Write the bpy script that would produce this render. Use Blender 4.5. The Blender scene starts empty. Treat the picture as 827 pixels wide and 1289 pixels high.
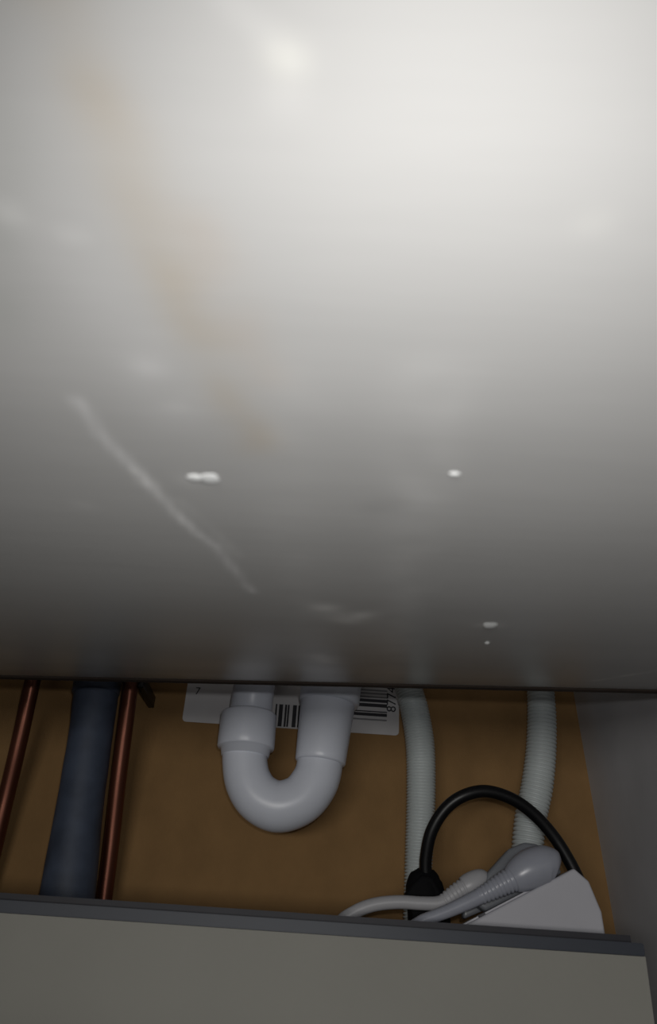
import bpy, bmesh, math, random
from mathutils import Vector, Matrix, noise
random.seed(4)
scn = bpy.context.scene
COL = scn.collection

# ------------------------------------------------------------------ camera
W, H, F = 827.0, 1289.0, 1000.0
PITCH, ROLL = math.radians(31.0), 0.06
CAM = Vector((0.0, 0.0, 0.30))
cd = bpy.data.cameras.new('camera')
cd.sensor_fit = 'VERTICAL'; cd.sensor_height = 36.0; cd.lens = 36.0 * F / H
cd.clip_start = 0.01; cd.clip_end = 20
cam = bpy.data.objects.new('camera', cd); COL.objects.link(cam)
ROT = Matrix.Rotation(math.pi / 2 + PITCH, 3, 'X') @ Matrix.Rotation(ROLL, 3, 'Z')
cam.matrix_world = Matrix.Translation(CAM) @ ROT.to_4x4()
scn.camera = cam
cd.dof.use_dof = True; cd.dof.focus_distance = 0.70; cd.dof.aperture_fstop = 11.0

# ------------------------------------------------------------------ light
world = bpy.data.worlds.new('world'); scn.world = world; world.use_nodes = True
bg = world.node_tree.nodes['Background']
bg.inputs[0].default_value = (0.80, 0.88, 1.0, 1); bg.inputs[1].default_value = 0.008

# the phone's torch, right beside the lens
ld = bpy.data.lights.new('phone_torch', 'SPOT')
ld.energy = 1.86; ld.color = (1.0, 0.995, 0.985); ld.shadow_soft_size = 0.006
ld.spot_size = math.radians(120); ld.spot_blend = 1.0
lo = bpy.data.objects.new('phone_torch', ld); COL.objects.link(lo)
TORCH = CAM + ROT @ Vector((0.015, 0.025, 0.0))
lo.location = TORCH
lo.rotation_euler = (ROT @ Matrix.Rotation(math.radians(0), 3, "Y") @ Matrix.Rotation(math.radians(-19), 3, "X")).to_euler()
# added fill lamp for the cabinet, low behind the camera, standing for room light
rd = bpy.data.lights.new('room_fill', 'AREA')
rd.energy = 8.8; rd.shape = 'RECTANGLE'; rd.size = 0.9; rd.size_y = 0.2; rd.color = (1.0, 0.97, 0.92)
ro = bpy.data.objects.new('room_fill', rd); COL.objects.link(ro)
ro.location = (-0.42, -1.5, 0.12)
ro.rotation_euler = (Vector((0.05, 0.7, 0.36)) - Vector(ro.location)).to_track_quat('-Z', 'Y').to_euler()

vs = scn.view_settings
vs.view_transform = 'Standard'; vs.look = 'None'; vs.gamma = 1.0; vs.use_curve_mapping = False
vs.exposure = 0.0

# ------------------------------------------------------------------ helpers
def ray(px, py):
    return ROT @ Vector(((px - W / 2) / F, (H / 2 - py) / F, -1.0))
def at(px, py, Y):                       # point on the upright plane y = Y
    d = ray(px, py); return CAM + d * ((Y - CAM.y) / d.y)
def at_z(px, py, z):                     # point on the level plane z
    d = ray(px, py); return CAM + d * ((z - CAM.z) / d.z)
def size(npx, p):                        # length of npx pixels at point p
    return npx * (-(ROT.transposed() @ (p - CAM)).z) / F

def link(name, me, mat=None, parent=None, label=None, cat=None, group=None, kind=None):
    o = bpy.data.objects.new(name, me); COL.objects.link(o)
    if mat is not None and me is not None: me.materials.append(mat)
    if parent is not None: o.parent = parent
    for k, v in (('label', label), ('category', cat), ('group', group), ('kind', kind)):
        if v: o[k] = v
    return o
def thing(name, label, cat, loc, group=None):
    o = link(name, None, None, None, label, cat, group)
    o.location = loc; return o
def mesh_of(bm, name, smooth=True, origin=None):
    if origin is not None: bmesh.ops.translate(bm, verts=bm.verts, vec=-Vector(origin))
    bmesh.ops.recalc_face_normals(bm, faces=bm.faces)
    me = bpy.data.meshes.new(name); bm.to_mesh(me); bm.free()
    if smooth:
        for p in me.polygons: p.use_smooth = True
    return me
def part(name, bm, mat, parent, label=None, smooth=True):
    me = mesh_of(bm, name, smooth, parent.location if parent.parent is None else (parent.location + parent.parent.location))
    return link(name, me, mat, parent, label)
def structure(name, bm, mat, label, cat, smooth=False, kind='structure'):
    return link(name, mesh_of(bm, name, smooth), mat, None, label, cat, None, kind)

def spline(pts, n):                      # Catmull-Rom resample, n steps a span; pts may carry radius as 4th value
    out = []
    P = [list(p) for p in pts]
    P = [[2 * a - b for a, b in zip(P[0], P[1])]] + P + [[2 * a - b for a, b in zip(P[-1], P[-2])]]
    for i in range(1, len(P) - 2):
        for k in range(n):
            t = k / n
            out.append([0.5 * ((2 * b) + (c - a) * t + (2 * a - 5 * b + 4 * c - d) * t * t + (3 * b - a - 3 * c + d) * t ** 3)
                        for a, b, c, d in zip(P[i - 1], P[i], P[i + 1], P[i + 2])])
    out.append(P[-2]); return out
def even(pts, step):                     # resample a polyline at an even step
    L = [0]
    for a, b in zip(pts, pts[1:]): L.append(L[-1] + (Vector(b[:3]) - Vector(a[:3])).length)
    n = max(2, int(round(L[-1] / step))); out = []; j = 0
    for i in range(n + 1):
        s = L[-1] * i / n
        while j < len(L) - 2 and L[j + 1] < s: j += 1
        t = (s - L[j]) / max(1e-9, L[j + 1] - L[j])
        out.append([a + (b - a) * t for a, b in zip(pts[j], pts[j + 1])])
    return out
def sweep(pts, radii, seg=28, bm=None, flat=1.0, up=None, caps=True):
    bm = bm or bmesh.new(); V = [Vector(p[:3]) for p in pts]; rings = []
    T = [(V[min(i + 1, len(V) - 1)] - V[max(i - 1, 0)]).normalized() for i in range(len(V))]
    n = up or Vector((0, 1, 0)); n = (n - T[0] * n.dot(T[0])).normalized()
    for i, p in enumerate(V):
        n = (n - T[i] * n.dot(T[i])).normalized(); b = T[i].cross(n)
        r = radii[i] if hasattr(radii, '__len__') else radii
        rings.append([bm.verts.new(p + n * (math.cos(a) * r * flat) + b * (math.sin(a) * r))
                      for a in (2 * math.pi * k / seg for k in range(seg))])
    for a, b in zip(rings, rings[1:]):
        for k in range(seg):
            bm.faces.new((a[k], a[(k + 1) % seg], b[(k + 1) % seg], b[k]))
    if caps:
        bm.faces.new(rings[0]); bm.faces.new(rings[-1][::-1])
    return bm
def profile_pipe(a, b, prof, seg=40, bm=None):   # straight pipe a->b, prof = [(t, radius)]
    a = Vector(a); b = Vector(b)
    return sweep([a + (b - a) * t for t, _ in prof], [r for _, r in prof], seg, bm)
def box(x0, x1, y0, y1, z0, z1, bm=None, bevel=0.0, seg=2, M=None):
    bm = bm or bmesh.new()
    g = bmesh.ops.create_cube(bm, size=1.0)
    for v in g['verts']:
        v.co = Vector((x0 + (v.co.x + .5) * (x1 - x0), y0 + (v.co.y + .5) * (y1 - y0), z0 + (v.co.z + .5) * (z1 - z0)))
    if bevel:
        bmesh.ops.bevel(bm, geom=list({e for v in g['verts'] for e in v.link_edges}), offset=bevel, segments=seg, profile=0.6, affect='EDGES')
    if M is not None: bmesh.ops.transform(bm, matrix=M, verts=bm.verts)
    return bm
def prism(poly, d, bm=None, bevel=0.0):  # poly = front outline (world), extruded by vector d
    bm = bm or bmesh.new()
    f = [bm.verts.new(p) for p in poly]; k = [bm.verts.new(Vector(p) + d) for p in poly]
    bm.faces.new(f); bm.faces.new(k[::-1]); n = len(f)
    for i in range(n): bm.faces.new((f[i], f[(i + 1) % n], k[(i + 1) % n], k[i]))
    bmesh.ops.recalc_face_normals(bm, faces=bm.faces)
    if bevel: bmesh.ops.bevel(bm, geom=list(bm.edges), offset=bevel, segments=3, profile=0.6, affect='EDGES')
    return bm

# ------------------------------------------------------------------ materials
def mat(name, color, rough=0.5, metal=0.0, spec=0.5, var=0.0, scale=40.0, stretch=(1, 1, 1), bump=0.0, bscale=300.0,
        color2=None, coat=0.0, attr=None, trans=0.0, rvar=0.0):
    m = bpy.data.materials.new(name); m.use_nodes = True
    nt = m.node_tree; N = nt.nodes; L = nt.links; b = N['Principled BSDF']
    b.inputs['Roughness'].default_value = rough; b.inputs['Metallic'].default_value = metal
    b.inputs['Specular IOR Level'].default_value = spec; b.inputs['Coat Weight'].default_value = coat
    b.inputs['Transmission Weight'].default_value = trans
    tc = N.new('ShaderNodeTexCoord'); mp = N.new('ShaderNodeMapping'); mp.inputs['Scale'].default_value = stretch
    L.new(tc.outputs['Object'], mp.inputs['Vector'])
    nz = N.new('ShaderNodeTexNoise'); nz.inputs['Scale'].default_value = scale; nz.inputs['Detail'].default_value = 5
    L.new(mp.outputs[0], nz.inputs['Vector'])
    c2 = color2 or tuple(max(0, c * (1 - var)) for c in color)
    mx = N.new('ShaderNodeMix'); mx.data_type = 'RGBA'
    mx.inputs[6].default_value = (*color, 1); mx.inputs[7].default_value = (*c2, 1)
    rp = N.new('ShaderNodeValToRGB'); rp.color_ramp.elements[0].position = .32; rp.color_ramp.elements[1].position = .68
    L.new(nz.outputs['Fac'], rp.inputs[0]); L.new(rp.outputs[0], mx.inputs[0])
    out = mx.outputs[2]
    if attr:
        at_ = N.new('ShaderNodeAttribute'); at_.attribute_name = attr
        m2 = N.new('ShaderNodeMix'); m2.data_type = 'RGBA'; m2.blend_type = 'MULTIPLY'; m2.inputs[0].default_value = 1
        L.new(out, m2.inputs[6]); L.new(at_.outputs['Color'], m2.inputs[7]); out = m2.outputs[2]
    L.new(out, b.inputs['Base Color'])
    if rvar:
        mr = N.new('ShaderNodeMapRange'); mr.inputs[3].default_value = rough - rvar; mr.inputs[4].default_value = rough + rvar
        L.new(nz.outputs['Fac'], mr.inputs[0]); L.new(mr.outputs[0], b.inputs['Roughness'])
    if bump:
        n2 = N.new('ShaderNodeTexNoise'); n2.inputs['Scale'].default_value = bscale; n2.inputs['Detail'].default_value = 3
        L.new(mp.outputs[0], n2.inputs['Vector'])
        bp = N.new('ShaderNodeBump'); bp.inputs['Strength'].default_value = bump; bp.inputs['Distance'].default_value = 0.0006
        L.new(n2.outputs['Fac'], bp.inputs['Height']); L.new(bp.outputs[0], b.inputs['Normal'])
    return m

M_OVER = mat('overhead_board', (0.585, 0.578, 0.565), 0.30, spec=0.10, var=0.08, scale=16, stretch=(0.22, 1.3, 1), attr='stain_reflection', rvar=0.05, bump=0.06, bscale=160)
M_FLECK = mat('pale_fleck', (0.95, 0.96, 0.95), 0.25, var=0.03)
M_OEDGE = mat('board_edge', (0.075, 0.058, 0.048), 0.8, var=0.3, scale=60, stretch=(.2, 1, 1), spec=0.1)
M_MDF = mat('brown_fibreboard', (0.275, 0.163, 0.070), 0.8, var=0.16, scale=30, stretch=(1, 1, .7), bump=0.35, bscale=900, spec=0.1)
M_SIDE = mat('grey_melamine', (0.52, 0.52, 0.54), 0.55, var=0.10, scale=18, bump=0.1, bscale=500, spec=0.3)
M_WHITEPL = mat('white_pipe_plastic', (0.68, 0.71, 0.79), 0.34, var=0.05, scale=30)
M_HOSE = mat('pale_grey_hose', (0.50, 0.54, 0.54), 0.45, var=0.08, scale=25)
M_COPPER = mat('tarnished_copper', (0.15, 0.052, 0.030), 0.38, 0.7, color2=(0.10, 0.032, 0.018), scale=70, stretch=(1, 1, .15), rvar=0.1)
M_GREYP = mat('dark_grey_pipe', (0.060, 0.078, 0.120), 0.6, var=0.45, scale=35, bump=0.25, bscale=60)
M_BOARD = mat('beige_drawer_board', (0.30, 0.295, 0.265), 0.6, var=0.05, scale=14, bump=0.15, bscale=600, spec=0.25)
M_PROF = mat('slate_grey_profile', (0.033, 0.040, 0.056), 0.5, var=0.15, scale=30, stretch=(.3, 1, 1))
M_PROFD = mat('dark_profile', (0.022, 0.022, 0.030), 0.6, var=0.2)
M_STRIP = mat('white_socket_plastic', (0.49, 0.49, 0.53), 0.45, var=0.04, bump=0.05, bscale=500)
M_PLUG = mat('grey_white_plug', (0.33, 0.345, 0.40), 0.3, var=0.08)
M_PLUGC = mat('shaded_plug', (0.17, 0.18, 0.20), 0.35, var=0.1)  # darker plug grey, shade put into the colour
M_CABLE = mat('white_cable', (0.42, 0.42, 0.44), 0.4, var=0.06)
M_BLACK = mat('black_rubber', (0.005, 0.005, 0.006), 0.4, var=0.2, spec=0.4)
M_BPLUG = mat('black_plug_plastic', (0.004, 0.004, 0.005), 0.75, var=0.2, spec=0.15)
M_LABEL = mat('label_paper', (0.56, 0.55, 0.56), 0.7, var=0.05, scale=60)
M_INK = mat('label_ink', (0.02, 0.02, 0.025), 0.7)
M_GREYINK = mat('grey_label_ink', (0.20, 0.20, 0.21), 0.7)
M_FLOOR = mat("cabinet_base", (0.06, 0.055, 0.05), 0.8, var=0.15)

# ------------------------------------------------------------------ setting
YB = 0.80                                  # brown back panel
FLOOR = 0.165; TOP = 0.66
a, b = at(722.5, 875, YB), at(762, 1100, YB)     # corner of back panel and side panel (leans a little)
def xr(z): return b.x + (a.x - b.x) * (z - b.z) / (a.z - b.z)
structure('wall_back', box(-0.46, xr(FLOOR) + .004, YB, YB + .004, FLOOR, TOP), M_MDF, 'plain brown fibreboard back panel behind the pipes', None)
bm = bmesh.new()
vs_ = [bm.verts.new((xr(z) + dx, y, z)) for dx in (0, .016) for y in (-0.35, YB + .004) for z in (FLOOR, TOP)]
for f in ((0, 1, 3, 2), (4, 5, 7, 6), (0, 1, 5, 4), (2, 3, 7, 6), (0, 2, 6, 4), (1, 3, 7, 5)): bm.faces.new([vs_[i] for i in f])
structure('wall_right', bm, M_SIDE, 'grey-white side panel on the right of the cabinet', None)
structure('wall_left', box(-0.476, -0.46, -0.35, YB + .004, FLOOR, TOP), M_SIDE, 'grey-white side panel left of the copper pipes', None)
structure('floor', box(-0.476, xr(FLOOR) + .016, -0.35, YB + .004, FLOOR - .016, FLOOR), M_FLOOR, 'cabinet base under the pipes', None)
structure('ceiling', box(-0.476, xr(TOP) + .016, -0.35, YB + .004, TOP, TOP + .03), M_SIDE, 'underside of the worktop above the pipes', None)

# ------------------------------------------------------------------ overhead board
HO = CAM.z + 0.186
e0, e1 = at_z(0, 850, HO), at_z(827, 868, HO)
FAR_BEND = math.tan(math.radians(17.0))
def hb(x, y):                              # board bent up towards its rear edge, shaped to shade that end
    t = min(1.0, max(0.0, y / ye(x))); return HO - FAR_BEND * ye(x) * (1 - t ** 2.4) / 2.4
def at_b(px, py):
    z = HO
    for _ in range(30):
        p = at_z(px, py, z); z = 0.5 * z + 0.5 * hb(p.x, p.y)
    return Vector((p.x, p.y, z))
def ye(x): return e0.y + (e1.y - e0.y) * (x - e0.x) / (e1.x - e0.x)
XL, XR = -0.452, min(xr(HO), xr(HO + .02)) - 0.001
flow = {
 'rust': [((62, 10), (85, 70), (112, 115), (150, 180), (170, 235), (200, 320), (235, 390), (280, 460), (322, 560)), 0.0062, (-0.025, -0.085, -0.165)],
 'rust2': [((245, 290), (275, 340), (300, 410), (330, 470)), 0.0060, (0.0, -0.045, -0.085)],
 'scr1': [((98, 505), (130, 550), (182, 603), (215, 640), (250, 672), (272, 688), (318, 745)), 0.0019, (0.38, 0.38, 0.40)],
 'scr1b': [((170, 592), (200, 622), (250, 675)), 0.0016, (0.34, 0.34, 0.34)],
 'scr2': [((225, 630), (262, 660), (300, 700)), 0.002, (0.14, 0.14, 0.14)],
 'scr3': [((285, 0), (330, 35), (365, 75)), 0.0025, (0.10, 0.10, 0.10)],
 'scr4': [((746, 857), (790, 850), (840, 842)), 0.0018, (0.45, 0.45, 0.45)],
 'halo': [((240, 604), (250, 606)), 0.004, (0.25, 0.25, 0.25)],
 'halo0': [((359, 75), (363, 75)), 0.0032, (0.30, 0.30, 0.24)],
 'halo1': [((355, 123), (362, 123)), 0.0035, (0.10, 0.10, 0.10)],
 'halo2': [((5, 265), (12, 267)), 0.003, (0.18, 0.18, 0.18)],
 'halo3': [((86, 297), (97, 297)), 0.0022, (0.30, 0.30, 0.30)],
 'halo4': [((185, 462), (195, 464)), 0.0035, (0.16, 0.16, 0.17)],
 'halo5': [((743, 281), (752, 281)), 0.0035, (0.07, 0.07, 0.06)],
 'halo6': [((212, 511), (222, 511)), 0.0025, (0.13, 0.13, 0.13)],
 'halo7': [((180, 608), (190, 609)), 0.0025, (0.16, 0.16, 0.16)],
 'halo8': [((104, 636), (112, 637)), 0.003, (0.14, 0.14, 0.14)],
 'halo9': [((610, 787), (622, 787)), 0.004, (0.35, 0.35, 0.35)],
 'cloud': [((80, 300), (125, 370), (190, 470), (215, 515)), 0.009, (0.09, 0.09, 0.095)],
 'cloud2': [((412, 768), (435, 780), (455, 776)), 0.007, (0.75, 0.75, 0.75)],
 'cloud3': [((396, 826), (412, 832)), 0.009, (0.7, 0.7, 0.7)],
 'pipe_reflection': [((545, 480), (525, 640), (500, 790), (488, 862)), 0.010, (0.13, 0.13, 0.13)],  # pale streak: pipe reflection painted into the board colour
 'pipe_reflection2': [((350, 480), (362, 620), (378, 740), (390, 860)), 0.010, (0.07, 0.07, 0.07)],  # fainter painted reflection of a pipe
 'dark': [((475, 637), (492, 637)), 0.006, (-0.12, -0.12, -0.12)],
 'dark2': [((0, 30), (0, 420)), 0.006, (-0.05, -0.04, -0.05)],
}
segs = []
for pts, w, c in flow.values():
    q = [at_b(x, y) for x, y in pts]
    for s, t in zip(q, q[1:]): segs.append((s.x, s.y, t.x, t.y, w, c))
groups = []
i0 = 0
for pts, w, c in flow.values():
    n = len(pts) - 1; groups.append((segs[i0:i0 + n], w, c)); i0 += n
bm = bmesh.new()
cl = bm.verts.layers.float_color.new('stain_reflection')  # holds the stains and scratches plus the painted pipe reflections
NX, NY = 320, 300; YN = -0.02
grid = [[None] * (NY + 1) for _ in range(NX + 1)]
for i in range(NX + 1):
    x = XL + (XR - XL) * i / NX
    for j in range(NY + 1):
        yy = YN + (ye(x) - YN) * j / NY; grid[i][j] = bm.verts.new((x, yy, hb(x, yy)))
for i in range(NX):
    for j in range(NY):
        bm.faces.new((grid[i][j], grid[i][j + 1], grid[i + 1][j + 1], grid[i + 1][j]))
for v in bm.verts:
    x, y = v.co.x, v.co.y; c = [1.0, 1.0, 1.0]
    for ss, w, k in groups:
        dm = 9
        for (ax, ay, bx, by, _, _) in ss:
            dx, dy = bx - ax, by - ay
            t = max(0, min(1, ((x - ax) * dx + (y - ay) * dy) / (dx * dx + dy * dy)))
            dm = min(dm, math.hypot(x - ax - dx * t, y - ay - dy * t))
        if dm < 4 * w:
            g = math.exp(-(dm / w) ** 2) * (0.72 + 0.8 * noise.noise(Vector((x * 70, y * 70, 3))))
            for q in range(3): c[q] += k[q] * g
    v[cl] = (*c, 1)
# slab sides and top
T = 0.016
tv = {}
for (i, j) in ((0, 0), (NX, 0), (NX, NY), (0, NY)):
    p = grid[i][j].co; n = bm.verts.new((p.x, p.y, p.z + T)); n[cl] = (1, 1, 1, 1); tv[(i, j)] = n
bm.faces.new((tv[0, 0], tv[NX, 0], tv[NX, NY], tv[0, NY]))
bm.faces.new([grid[i][0] for i in range(NX + 1)] + [tv[NX, 0], tv[0, 0]])
bm.faces.new([grid[i][NY] for i in range(NX, -1, -1)] + [tv[0, NY], tv[NX, NY]])
bm.faces.new([grid[0][j] for j in range(NY, -1, -1)] + [tv[0, 0], tv[0, NY]])
bm.faces.new([grid[NX][j] for j in range(NY + 1)] + [tv[NX, NY], tv[NX, 0]])
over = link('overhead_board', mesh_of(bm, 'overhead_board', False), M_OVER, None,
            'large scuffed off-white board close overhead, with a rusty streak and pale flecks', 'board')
# raw rear edge of the board
p0 = Vector((XL, ye(XL), 0)); p1 = Vector((XR, ye(XR), 0))
o = prism([Vector((p.x, p.y + .0003, z)) for p, z in ((p0, HO - .0012), (p1, HO - .0012), (p1, HO + T), (p0, HO + T))], Vector((0, .005, 0)))
link('rear_edge', mesh_of(o, 'rear_edge', False), M_OEDGE, over, 'dark raw rear edge of the board')
# flecks: small raised drips
for (x, y, rx, ry) in ((245, 601, 10, 4), (264, 602, 12, 6), (572, 596, 7, 1.8), (617, 786, 9, 3.2), (613, 809, 3, 1)):
    if rx < 1: continue
    p = at_b(x, y); q = at_b(x + rx, y); r = at_b(x, y - ry)
    ax = (q - p).length; ay = (r - p).length
    b_ = bmesh.new(); bmesh.ops.create_icosphere(b_, subdivisions=3, radius=1)
    for v in b_.verts:
        k = 1 + 0.22 * noise.noise(v.co * 1.6 + Vector((x, y, 0)))
        v.co = Vector((v.co.x * ax * k, v.co.y * ay * k, v.co.z * 0.0005)) + Vector((p.x, p.y, p.z - .0001))
    link('fleck', mesh_of(b_, 'fleck'), M_FLECK, over)

# ------------------------------------------------------------------ label on the back panel
YL = YB - 0.0006
c = [at(230, 820, YL), at(512, 835, YL), at(502, 926, YL), at(229, 908, YL)]
xd = (c[2] - c[3]).normalized(); zd = Vector((0, 1, 0)).cross(xd) * -1
if zd.z < 0: zd = -zd
LO = c[3]; LW = (c[2] - c[3]).length; LH = 0.075
lab = thing('barcode_label', 'white paper label with barcodes stuck on the brown back panel behind the trap', 'label', LO)
def lp(u, v, y=0.0): return LO + xd * u + zd * v + Vector((0, y, 0))
def luv(px, py):
    d = at(px, py, YL) - LO; return d.dot(xd), d.dot(zd)
r_ = 0.004; poly = []
for (cx, cz, a0) in ((LW - r_, r_, -90), (LW - r_, LH - r_, 0), (r_, LH - r_, 90), (r_, r_, 180)):
    for k in range(6):
        t = math.radians(a0 + 18 * k); poly.append(lp(cx + r_ * math.cos(t), cz + r_ * math.sin(t)))
part('paper', prism(poly, Vector((0, .0005, 0))), M_LABEL, lab, smooth=False)
def bar(bm, u0, u1, v0, v1):
    q = [lp(u, v, -.0002) for u, v in ((u0, v0), (u1, v0), (u1, v1), (u0, v1))]
    prism(q, Vector((0, .00019, 0)), bm)
# left barcode: upright bars
v0 = luv(360, 915)[1]; v1 = luv(360, 887)[1]
b1 = bmesh.new()
for x, w in ((346, 2), (350.5, 5), (358, 2.5), (361.5, 2.2), (368, 5), (375, 4), (381, 2), (386, 5)):
    u = luv(x, 900)[0]; bar(b1, u, u + size(w, LO), v0, v1)
part('upright_barcode', b1, M_INK, lab, 'barcode of upright black bars', False)
# right barcode: lying bars
b2 = bmesh.new(); b3 = bmesh.new()
u0 = luv(430, 900)[0]; u1 = luv(487, 900)[0]
for k, (y, h, g) in enumerate(((907, 2, 1), (901.5, 4, 0), (896.5, 1.5, 0), (890, 4.5, 0), (884, 4, 0), (878.5, 2, 1), (874, 2, 1), (870, 2, 1), (865, 4, 0), (859, 3, 0), (853, 5, 0), (846, 3, 0))):
    v = luv(470, y)[1]; bar(b3 if g else b2, u0, u1, v, v + size(h, LO))
part('lying_barcode', b2, M_INK, lab, 'barcode of black bars lying on its side', False)
part('thin_bars', b3, M_GREYINK, lab, 'thinner grey bars of the lying barcode', False)
def text(s, h, px, py, rot, name):
    cu = bpy.data.curves.new(name, 'FONT'); cu.body = s; cu.size = h; cu.extrude = 0.0001; cu.align_x = 'LEFT'
    tmp = bpy.data.objects.new(name, cu); me = bpy.data.meshes.new_from_object(tmp); bpy.data.objects.remove(tmp)
    me.materials.clear(); o = link(name, me, M_INK)
    R = Matrix((xd, zd, Vector((0, -1, 0)))).transposed() @ Matrix.Rotation(rot, 3, 'Z')
    o.parent = lab
    u, v = luv(px, py)
    o.matrix_local = Matrix.Translation(lp(u, v, -.00015) - LO) @ R.to_4x4()
    return o
text('8774', 0.0135, 498, 897, math.pi / 2, 'printed_digits')
text('7', 0.011, 245, 874, 0, 'printed_digit')

# ------------------------------------------------------------------ U-bend trap
YT = 0.735
def tube_pts(lst, Y):                     # (px, py, width_px[, Y]) -> points, radii
    P = []
    for t in lst:
        y = t[3] if len(t) > 3 else Y
        p = at(t[0], t[1], y); P.append([p.x, p.y, p.z, size(t[2], p) / 2])
    return P
trap = thing('sink_trap', 'white plastic U-bend trap under the sink in front of the barcode label', 'pipe trap', at(348, 1047, YT))
C = spline(tube_pts([(308.5, 940, 55), (308, 958, 56), (312.5, 983, 58), (326, 1004, 60), (350, 1015, 62), (377, 1007, 61), (394, 988, 60), (401.5, 968, 58), (404, 940, 57)], YT), 10)
part('bend', sweep(C, [p[3] for p in C], 48), M_WHITEPL, trap)
# left: upper pipe, then the compression nut
def line_pipe(p0, p1, prof, Y=YT, seg=48, bm=None):
    a_, b_ = at(*p0, Y), at(*p1, Y); k = size(1, (a_ + b_) / 2) / 2
    return profile_pipe(a_, b_, [(t, r * k) for t, r in prof], seg, bm)
def extend_up(p0, p1, Y):                 # pixel line p0 (upper) p1 (lower) -> world point where it meets the worktop
    a_, b_ = at(*p0, Y), at(*p1, Y); d = a_ - b_; return a_ + d * ((TOP - a_.z) / d.z), a_, b_
t_, a_, b_ = extend_up((320, 862), (312, 925), YT)
part('inlet_pipe', sweep([t_, a_, b_], size(52, a_) / 2, 40), M_WHITEPL, trap)
part('union_nut', line_pipe((313.6, 898), (308.4, 952), [(0, 53), (0.001, 66), (.035, 69.5), (.06, 70.5), (.62, 71.5), (.80, 71), (.83, 69), (.84, 62), (1, 59), (1.001, 50)]), M_WHITEPL, trap)
# right: long socket sleeve and outlet pipe
part('socket_sleeve', line_pipe((412.5, 886), (403, 961), [(0, 60), (.001, 69), (.01, 70), (.9, 63), (.97, 62.5), (.985, 61), (1, 57), (1.001, 50)]), M_WHITEPL, trap)
t_, a_, b_ = extend_up((415, 860), (411, 895), YT)
part('outlet_pipe', sweep([t_, a_, b_], size(56, a_) / 2, 40), M_WHITEPL, trap)
part('outlet_collar', line_pipe((419, 845), (414, 887), [(0, 60), (.001, 76), (.9, 75), (.97, 73), (1, 68), (1.001, 50)]), M_WHITEPL, trap)

# ------------------------------------------------------------------ copper pipes
def pipe_thing(name, label, cat, pts, Y, mt, seg=28, group=None, n=8):
    C = tube_pts(pts, Y)
    d = [a_ - b_ for a_, b_ in zip(C[0], C[1])]; k = (TOP - C[0][2]) / d[2]
    C = [[p + q * k if i < 3 else p for i, (p, q) in enumerate(zip(C[0], d))]] + C
    d = [a_ - b_ for a_, b_ in zip(C[-1], C[-2])]; d[1] *= 0.15; k = (FLOOR + .0005 - C[-1][2]) / d[2]
    C = C + [[p + q * k if i < 3 else p for i, (p, q) in enumerate(zip(C[-1], d))]]
    S = spline(C, n)
    return S
def clip_at(root, p, r, mt):
    b_ = bmesh.new()
    sweep([p + Vector((math.cos(t) * (r + .0012), math.sin(t) * (r + .0012), 0)) for t in [2 * math.pi * k / 24 for k in range(25)]], 0.0016, 8, b_, up=Vector((0, 0, 1)))
    box(p.x + r - .001, p.x + r + .005, p.y - .002, YB - .0008, p.z - .006, p.z + .006, b_, bevel=.001)
    return part('pipe_clip', b_, mt, root, 'dark clip holding the pipe to the back panel')
S = pipe_thing('', '', '', [(43, 848, 20, .742), (24, 935, 22, .758), (5, 1015, 23, .772), (-24, 1130, 24, .782)], 0.770, None)
cp = thing('copper_pipe', 'tarnished copper pipe at the far left edge, its lower end leaving the picture', 'pipe', Vector(S[-1][:3]))
part('tube', sweep(S, 0.0075, 28), M_COPPER, cp)
S = pipe_thing('', '', '', [(165, 858, 18, .736), (150, 975, 19, .758), (131, 1130, 21, .778)], 0.765, None)
cp2 = thing('copper_pipe', 'brown copper pipe just right of the wide dark grey waste pipe', 'pipe', Vector(S[-1][:3]))
part('tube', sweep(S, 0.0073, 28), M_COPPER, cp2)
clip_at(cp2, at(166, 858, 0.737), .0072, M_BLACK)
# ------------------------------------------------------------------ wide grey pipe
S = pipe_thing('', '', '', [(125, 850, 54, .745), (121, 875, 55, .745), (115, 920, 54, .745), (106, 980, 56, .745), (97, 1040, 60, .745), (86, 1120, 68, .745), (72, 1220, 72, .745)], .745, None)
gp = thing('waste_pipe', 'wide dark blue-grey waste pipe between the two copper pipes', 'pipe', Vector(S[-1][:3]))
R_ = [p[3] * (1 + 0.03 * noise.noise(Vector((p[2] * 40, 1, 1)))) for p in S]
part('tube', sweep(S, R_, 40), M_GREYP, gp)
q0, q1 = at(124, 852, .745), at(120.5, 874, .745)
part('collar', profile_pipe(q0, q1, [(0, size(28, q0)), (.001, size(29.5, q0)), (.9, size(29, q0)), (1, size(28, q0)), (1.001, size(26, q0))], 40), M_GREYP, gp)

# ------------------------------------------------------------------ corrugated hoses
def corrugated(label, pts, Y, pitch):
    S = pipe_thing('', '', '', pts, Y, None, n=14)
    base = Vector(S[-1][:3])
    t = thing('corrugated_hose', label, 'hose', base)
    E = even(S, pitch / 4.0)
    prof = (1.0, 0.96, 0.78, 0.96)
    part('ribbed_tube', sweep(E, [p[3] * prof[i % 4] for i, p in enumerate(E)], 28), M_HOSE, t)
    return t
corrugated('pale ribbed hose beside the barcode label, passing behind the black plug', [(513, 862, 35), (522, 895, 36), (529, 940, 37), (530, 1000, 37), (528, 1060, 36), (526, 1110, 35), (524, 1170, 35)], .765, .0028)
corrugated('pale ribbed hose on the right, crossed by the black cable loop', [(680, 862, 34), (682, 900, 36), (681, 945, 38), (676, 990, 40), (668, 1030, 40), (664, 1070, 40), (662, 1130, 40)], .765, .0037)

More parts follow.
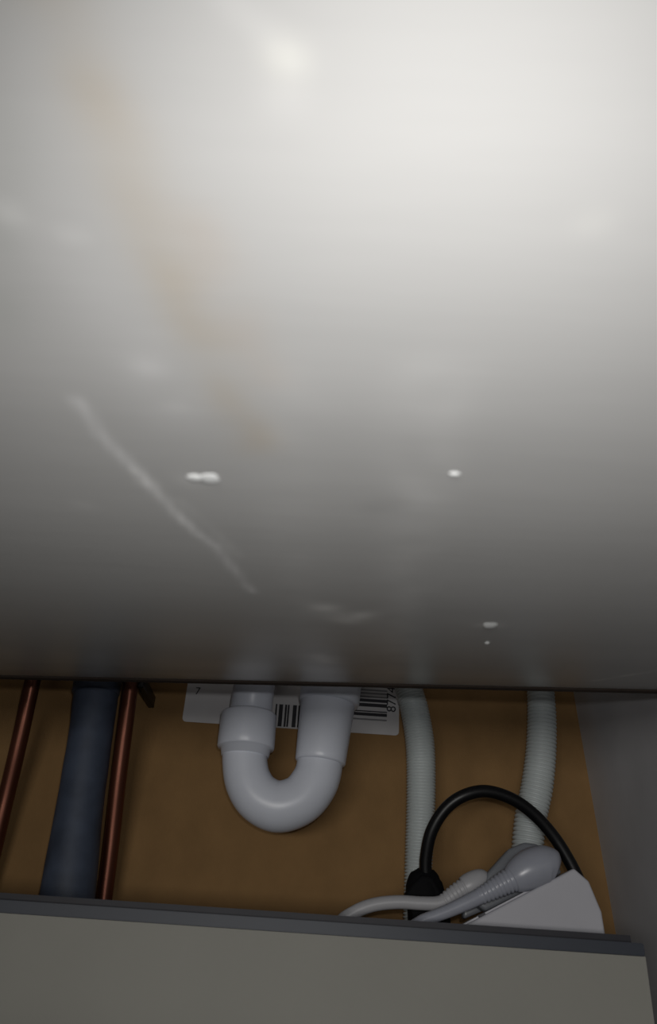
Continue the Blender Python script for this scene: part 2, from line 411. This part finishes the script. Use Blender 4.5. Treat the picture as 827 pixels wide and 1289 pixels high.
# ------------------------------------------------------------------ low board in front with slate profile
YF = 0.605
A0, A1 = at(-120, 1140.5, YF), at(812.5, 1204, YF)        # bottom line of the profile
xdir = (A1 - A0).normalized(); A1 = A0 + xdir * (A1 - A0).length
XBL = -0.455
def front(x, dz): t = (x - A0.x) / (A1.x - A0.x); return A0.z + (A1.z - A0.z) * t + dz
def slab(bm, x0, x1, y0, y1, d0, d1, floor=False):
    poly = [Vector((x0, y0, FLOOR + .0005 if floor else front(x0, d0))), Vector((x1, y0, FLOOR + .0005 if floor else front(x1, d0))),
            Vector((x1, y0, front(x1, d1))), Vector((x0, y0, front(x0, d1)))]
    return prism(poly, Vector((0, y1 - y0, 0)), bm)
fb = thing('drawer_back', 'low beige board topped by a slate-grey strip across the foreground', 'board', Vector((-.1, YF + .008, FLOOR)))
o = slab(bmesh.new(), XBL, A1.x, YF, YF + .016, 0, -.0002, True)
part('panel', o, M_BOARD, fb, smooth=False)
h1 = size(15.5, A1); h2 = size(26, A1)
def slope_h(x): return 0
o = slab(bmesh.new(), XBL, A1.x - .0005, YF - .0016, YF + .004, 0, h1 * .93)
bmesh.ops.bevel(o, geom=list(o.edges), offset=.0006, segments=2, affect='EDGES')
part('top_profile', o, M_PROF, fb, 'slate-grey plastic strip capping the board', smooth=False)
o = slab(bmesh.new(), XBL, A1.x - .004, YF + .012, YF + .0165, 0, h2 * .93)
part('rear_lip', o, M_PROFD, fb, 'dark inner lip behind the strip', smooth=False)
o = slab(bmesh.new(), XBL, A1.x - .001, YF + .0045, YF + .0118, 0, h1 * .4)
part('groove', o, M_PROFD, fb, smooth=False)

# ------------------------------------------------------------------ power strip leaning behind the board
YS = 0.655
q0, q1 = at(575, 1170, YS), at(727, 1090.5, YS)
u = (q1 - q0).normalized(); v = Vector((0, -1, 0)).cross(u); v = v if v.z > 0 else -v
SD = 0.046                                                  # depth in Y
SV = 0.062; SL = 0.0
right = q1
# long enough that the lower left corner reaches the base
Lmax = ((right - v * SV).z - FLOOR) / u.z
SLEN = min(Lmax, 0.36)
org = right - u * SLEN - v * SV
ps = thing('power_strip', 'white power strip tilted behind the low board with plugs along its top', 'power strip', org)
def sp(a_, b_, y=0.0): return org + u * a_ + v * b_ + Vector((0, y, 0))
poly = [sp(0, 0), sp(SLEN - .013, 0), sp(SLEN - .0005, SV * .45), sp(SLEN + .0025, SV * .80), sp(SLEN - .003, SV), sp(0, SV)]
part('body', prism(poly, Vector((0, SD, 0)), bevel=.0022), M_STRIP, ps)
bt = bmesh.new()
# raised socket plates on the top face
for k in range(3):
    s0 = SLEN - .018 - .062 * (k + 1)
    if s0 < 0: break
    b_ = prism([sp(s0, SV - .0004), sp(s0 + .056, SV - .0004), sp(s0 + .056, SV + .0012), sp(s0, SV + .0012)], Vector((0, SD - .010, 0)))
    bmesh.ops.translate(b_, verts=b_.verts, vec=(0, .005, 0))
    part('socket_plate', b_, M_STRIP, ps, smooth=False)

# ---- plugs: moulded body + ribbed strain relief + cable
def plug_lead(label, body_pts, relief_pts, cable_pts, mb, mc, Y, ribs=9, extra=None):
    B = spline(tube_pts(body_pts, Y), 8)
    Cc = tube_pts(cable_pts, Y)
    end = Cc[-1]
    t = thing('plug_lead', label, 'plug', Vector(B[0][:3]))
    part('plug_body', sweep(B, [p[3] for p in B], 32), mb, t)
    Rr = even(spline(tube_pts(relief_pts, Y), 8), .0011)
    part('strain_relief', sweep(Rr, [p[3] * (1.0 if i % 3 else .84) for i, p in enumerate(Rr)], 24), mb, t)
    S_ = spline(Cc, 10)
    part('cable', sweep(S_, [p[3] for p in S_], 20), mc, t)
    return t
YP = YS + .018
t = plug_lead('grey-white plug nearest the camera, standing at the upper end of the power strip',
    [(703, 1094, 12), (699, 1092, 34), (690, 1089, 44), (678, 1090, 47), (664, 1096, 46), (652, 1103, 40), (644, 1107.5, 32)],
    [(650, 1104, 32), (632, 1113, 28), (614, 1123, 23), (602, 1129, 20)],
    [(606, 1127, 19), (590, 1135, 18), (568, 1145, 16), (548, 1153, 15), (528, 1161, 14), (505, 1180, 14), (480, 1230, 14, YS + .02)],
    M_PLUG, M_PLUG, YP - .012)
# shaded side of the plug, painted as a dark block behind the body
b_ = prism([at(*p, YP + .004) for p in ((708, 1099), (612, 1147), (598, 1138), (614, 1098), (641, 1068), (660, 1060), (676, 1062), (700, 1084))], Vector((0, .014, 0)), bevel=.0025)
part('shaded_plug_back', b_, M_PLUGC, t, 'dark grey block painted as the shaded side of the plug')
t = plug_lead('smaller white plug behind the first, its cable arching left over the board edge',
    [(617, 1104, 10), (612, 1106, 22), (603, 1109, 28), (592, 1114, 29), (584, 1118, 26)],
    [(588, 1116, 25), (576, 1123, 23), (566, 1130, 21), (558, 1136, 19)],
    [(566, 1131, 18), (552, 1137, 17), (530, 1137, 16), (500, 1135.5, 16), (470, 1139, 16), (445, 1149, 16), (425, 1166, 16), (405, 1215, 16)],
    M_CABLE, M_CABLE, YP + .012)
b_ = prism([at(*p, YP + .020) for p in ((640, 1133), (584, 1157), (578, 1112), (592, 1101), (606, 1097), (620, 1099), (634, 1106))], Vector((0, .012, 0)), bevel=.0025)
part('shaded_plug_back', b_, M_PLUGC, t, 'dark grey block painted as the shaded side of the plug')

# ---- black plug and its looping cable
YK = 0.728
bp0 = at(540, 1165, YK)
bk = thing('black_plug_lead', 'black plug left of the power strip with a black cable looping up and over it', 'plug', bp0)
B = spline(tube_pts([(540, 1240, 50), (540, 1190, 50), (538, 1150, 50), (535, 1122, 49), (535, 1108, 43), (536, 1100, 33), (536.5, 1094, 20)], YK), 8)
part('plug_body', sweep(B, [p[3] for p in B], 32, flat=.8), M_BPLUG, bk)
o = prism([at(*p, YK - .012) for p in ((519, 1112), (531, 1100), (545, 1103), (556, 1122), (566, 1142), (572, 1200), (518, 1200), (518, 1150), (510, 1125))], Vector((0, .02, 0)), bevel=.003)
part('plug_shell', o, M_BPLUG, bk)
Cc = tube_pts([(536, 1104, 16, .725), (536, 1080, 15, .720), (543, 1047, 15, .712), (560, 1019, 15, .705), (583, 1002, 15, .700), (612, 996, 15, .700),
               (645, 1006, 15, .704), (673, 1026, 15, .71), (697, 1053, 15, .715), (716, 1083, 15, .718), (731, 1114, 15, .72), (744, 1150, 15, .72), (750, 1200, 15, .72), (752, 1250, 15, .72)], .70)
S_ = spline(Cc, 12)
part('cable', sweep(S_, 0.0052, 24), M_BLACK, bk)
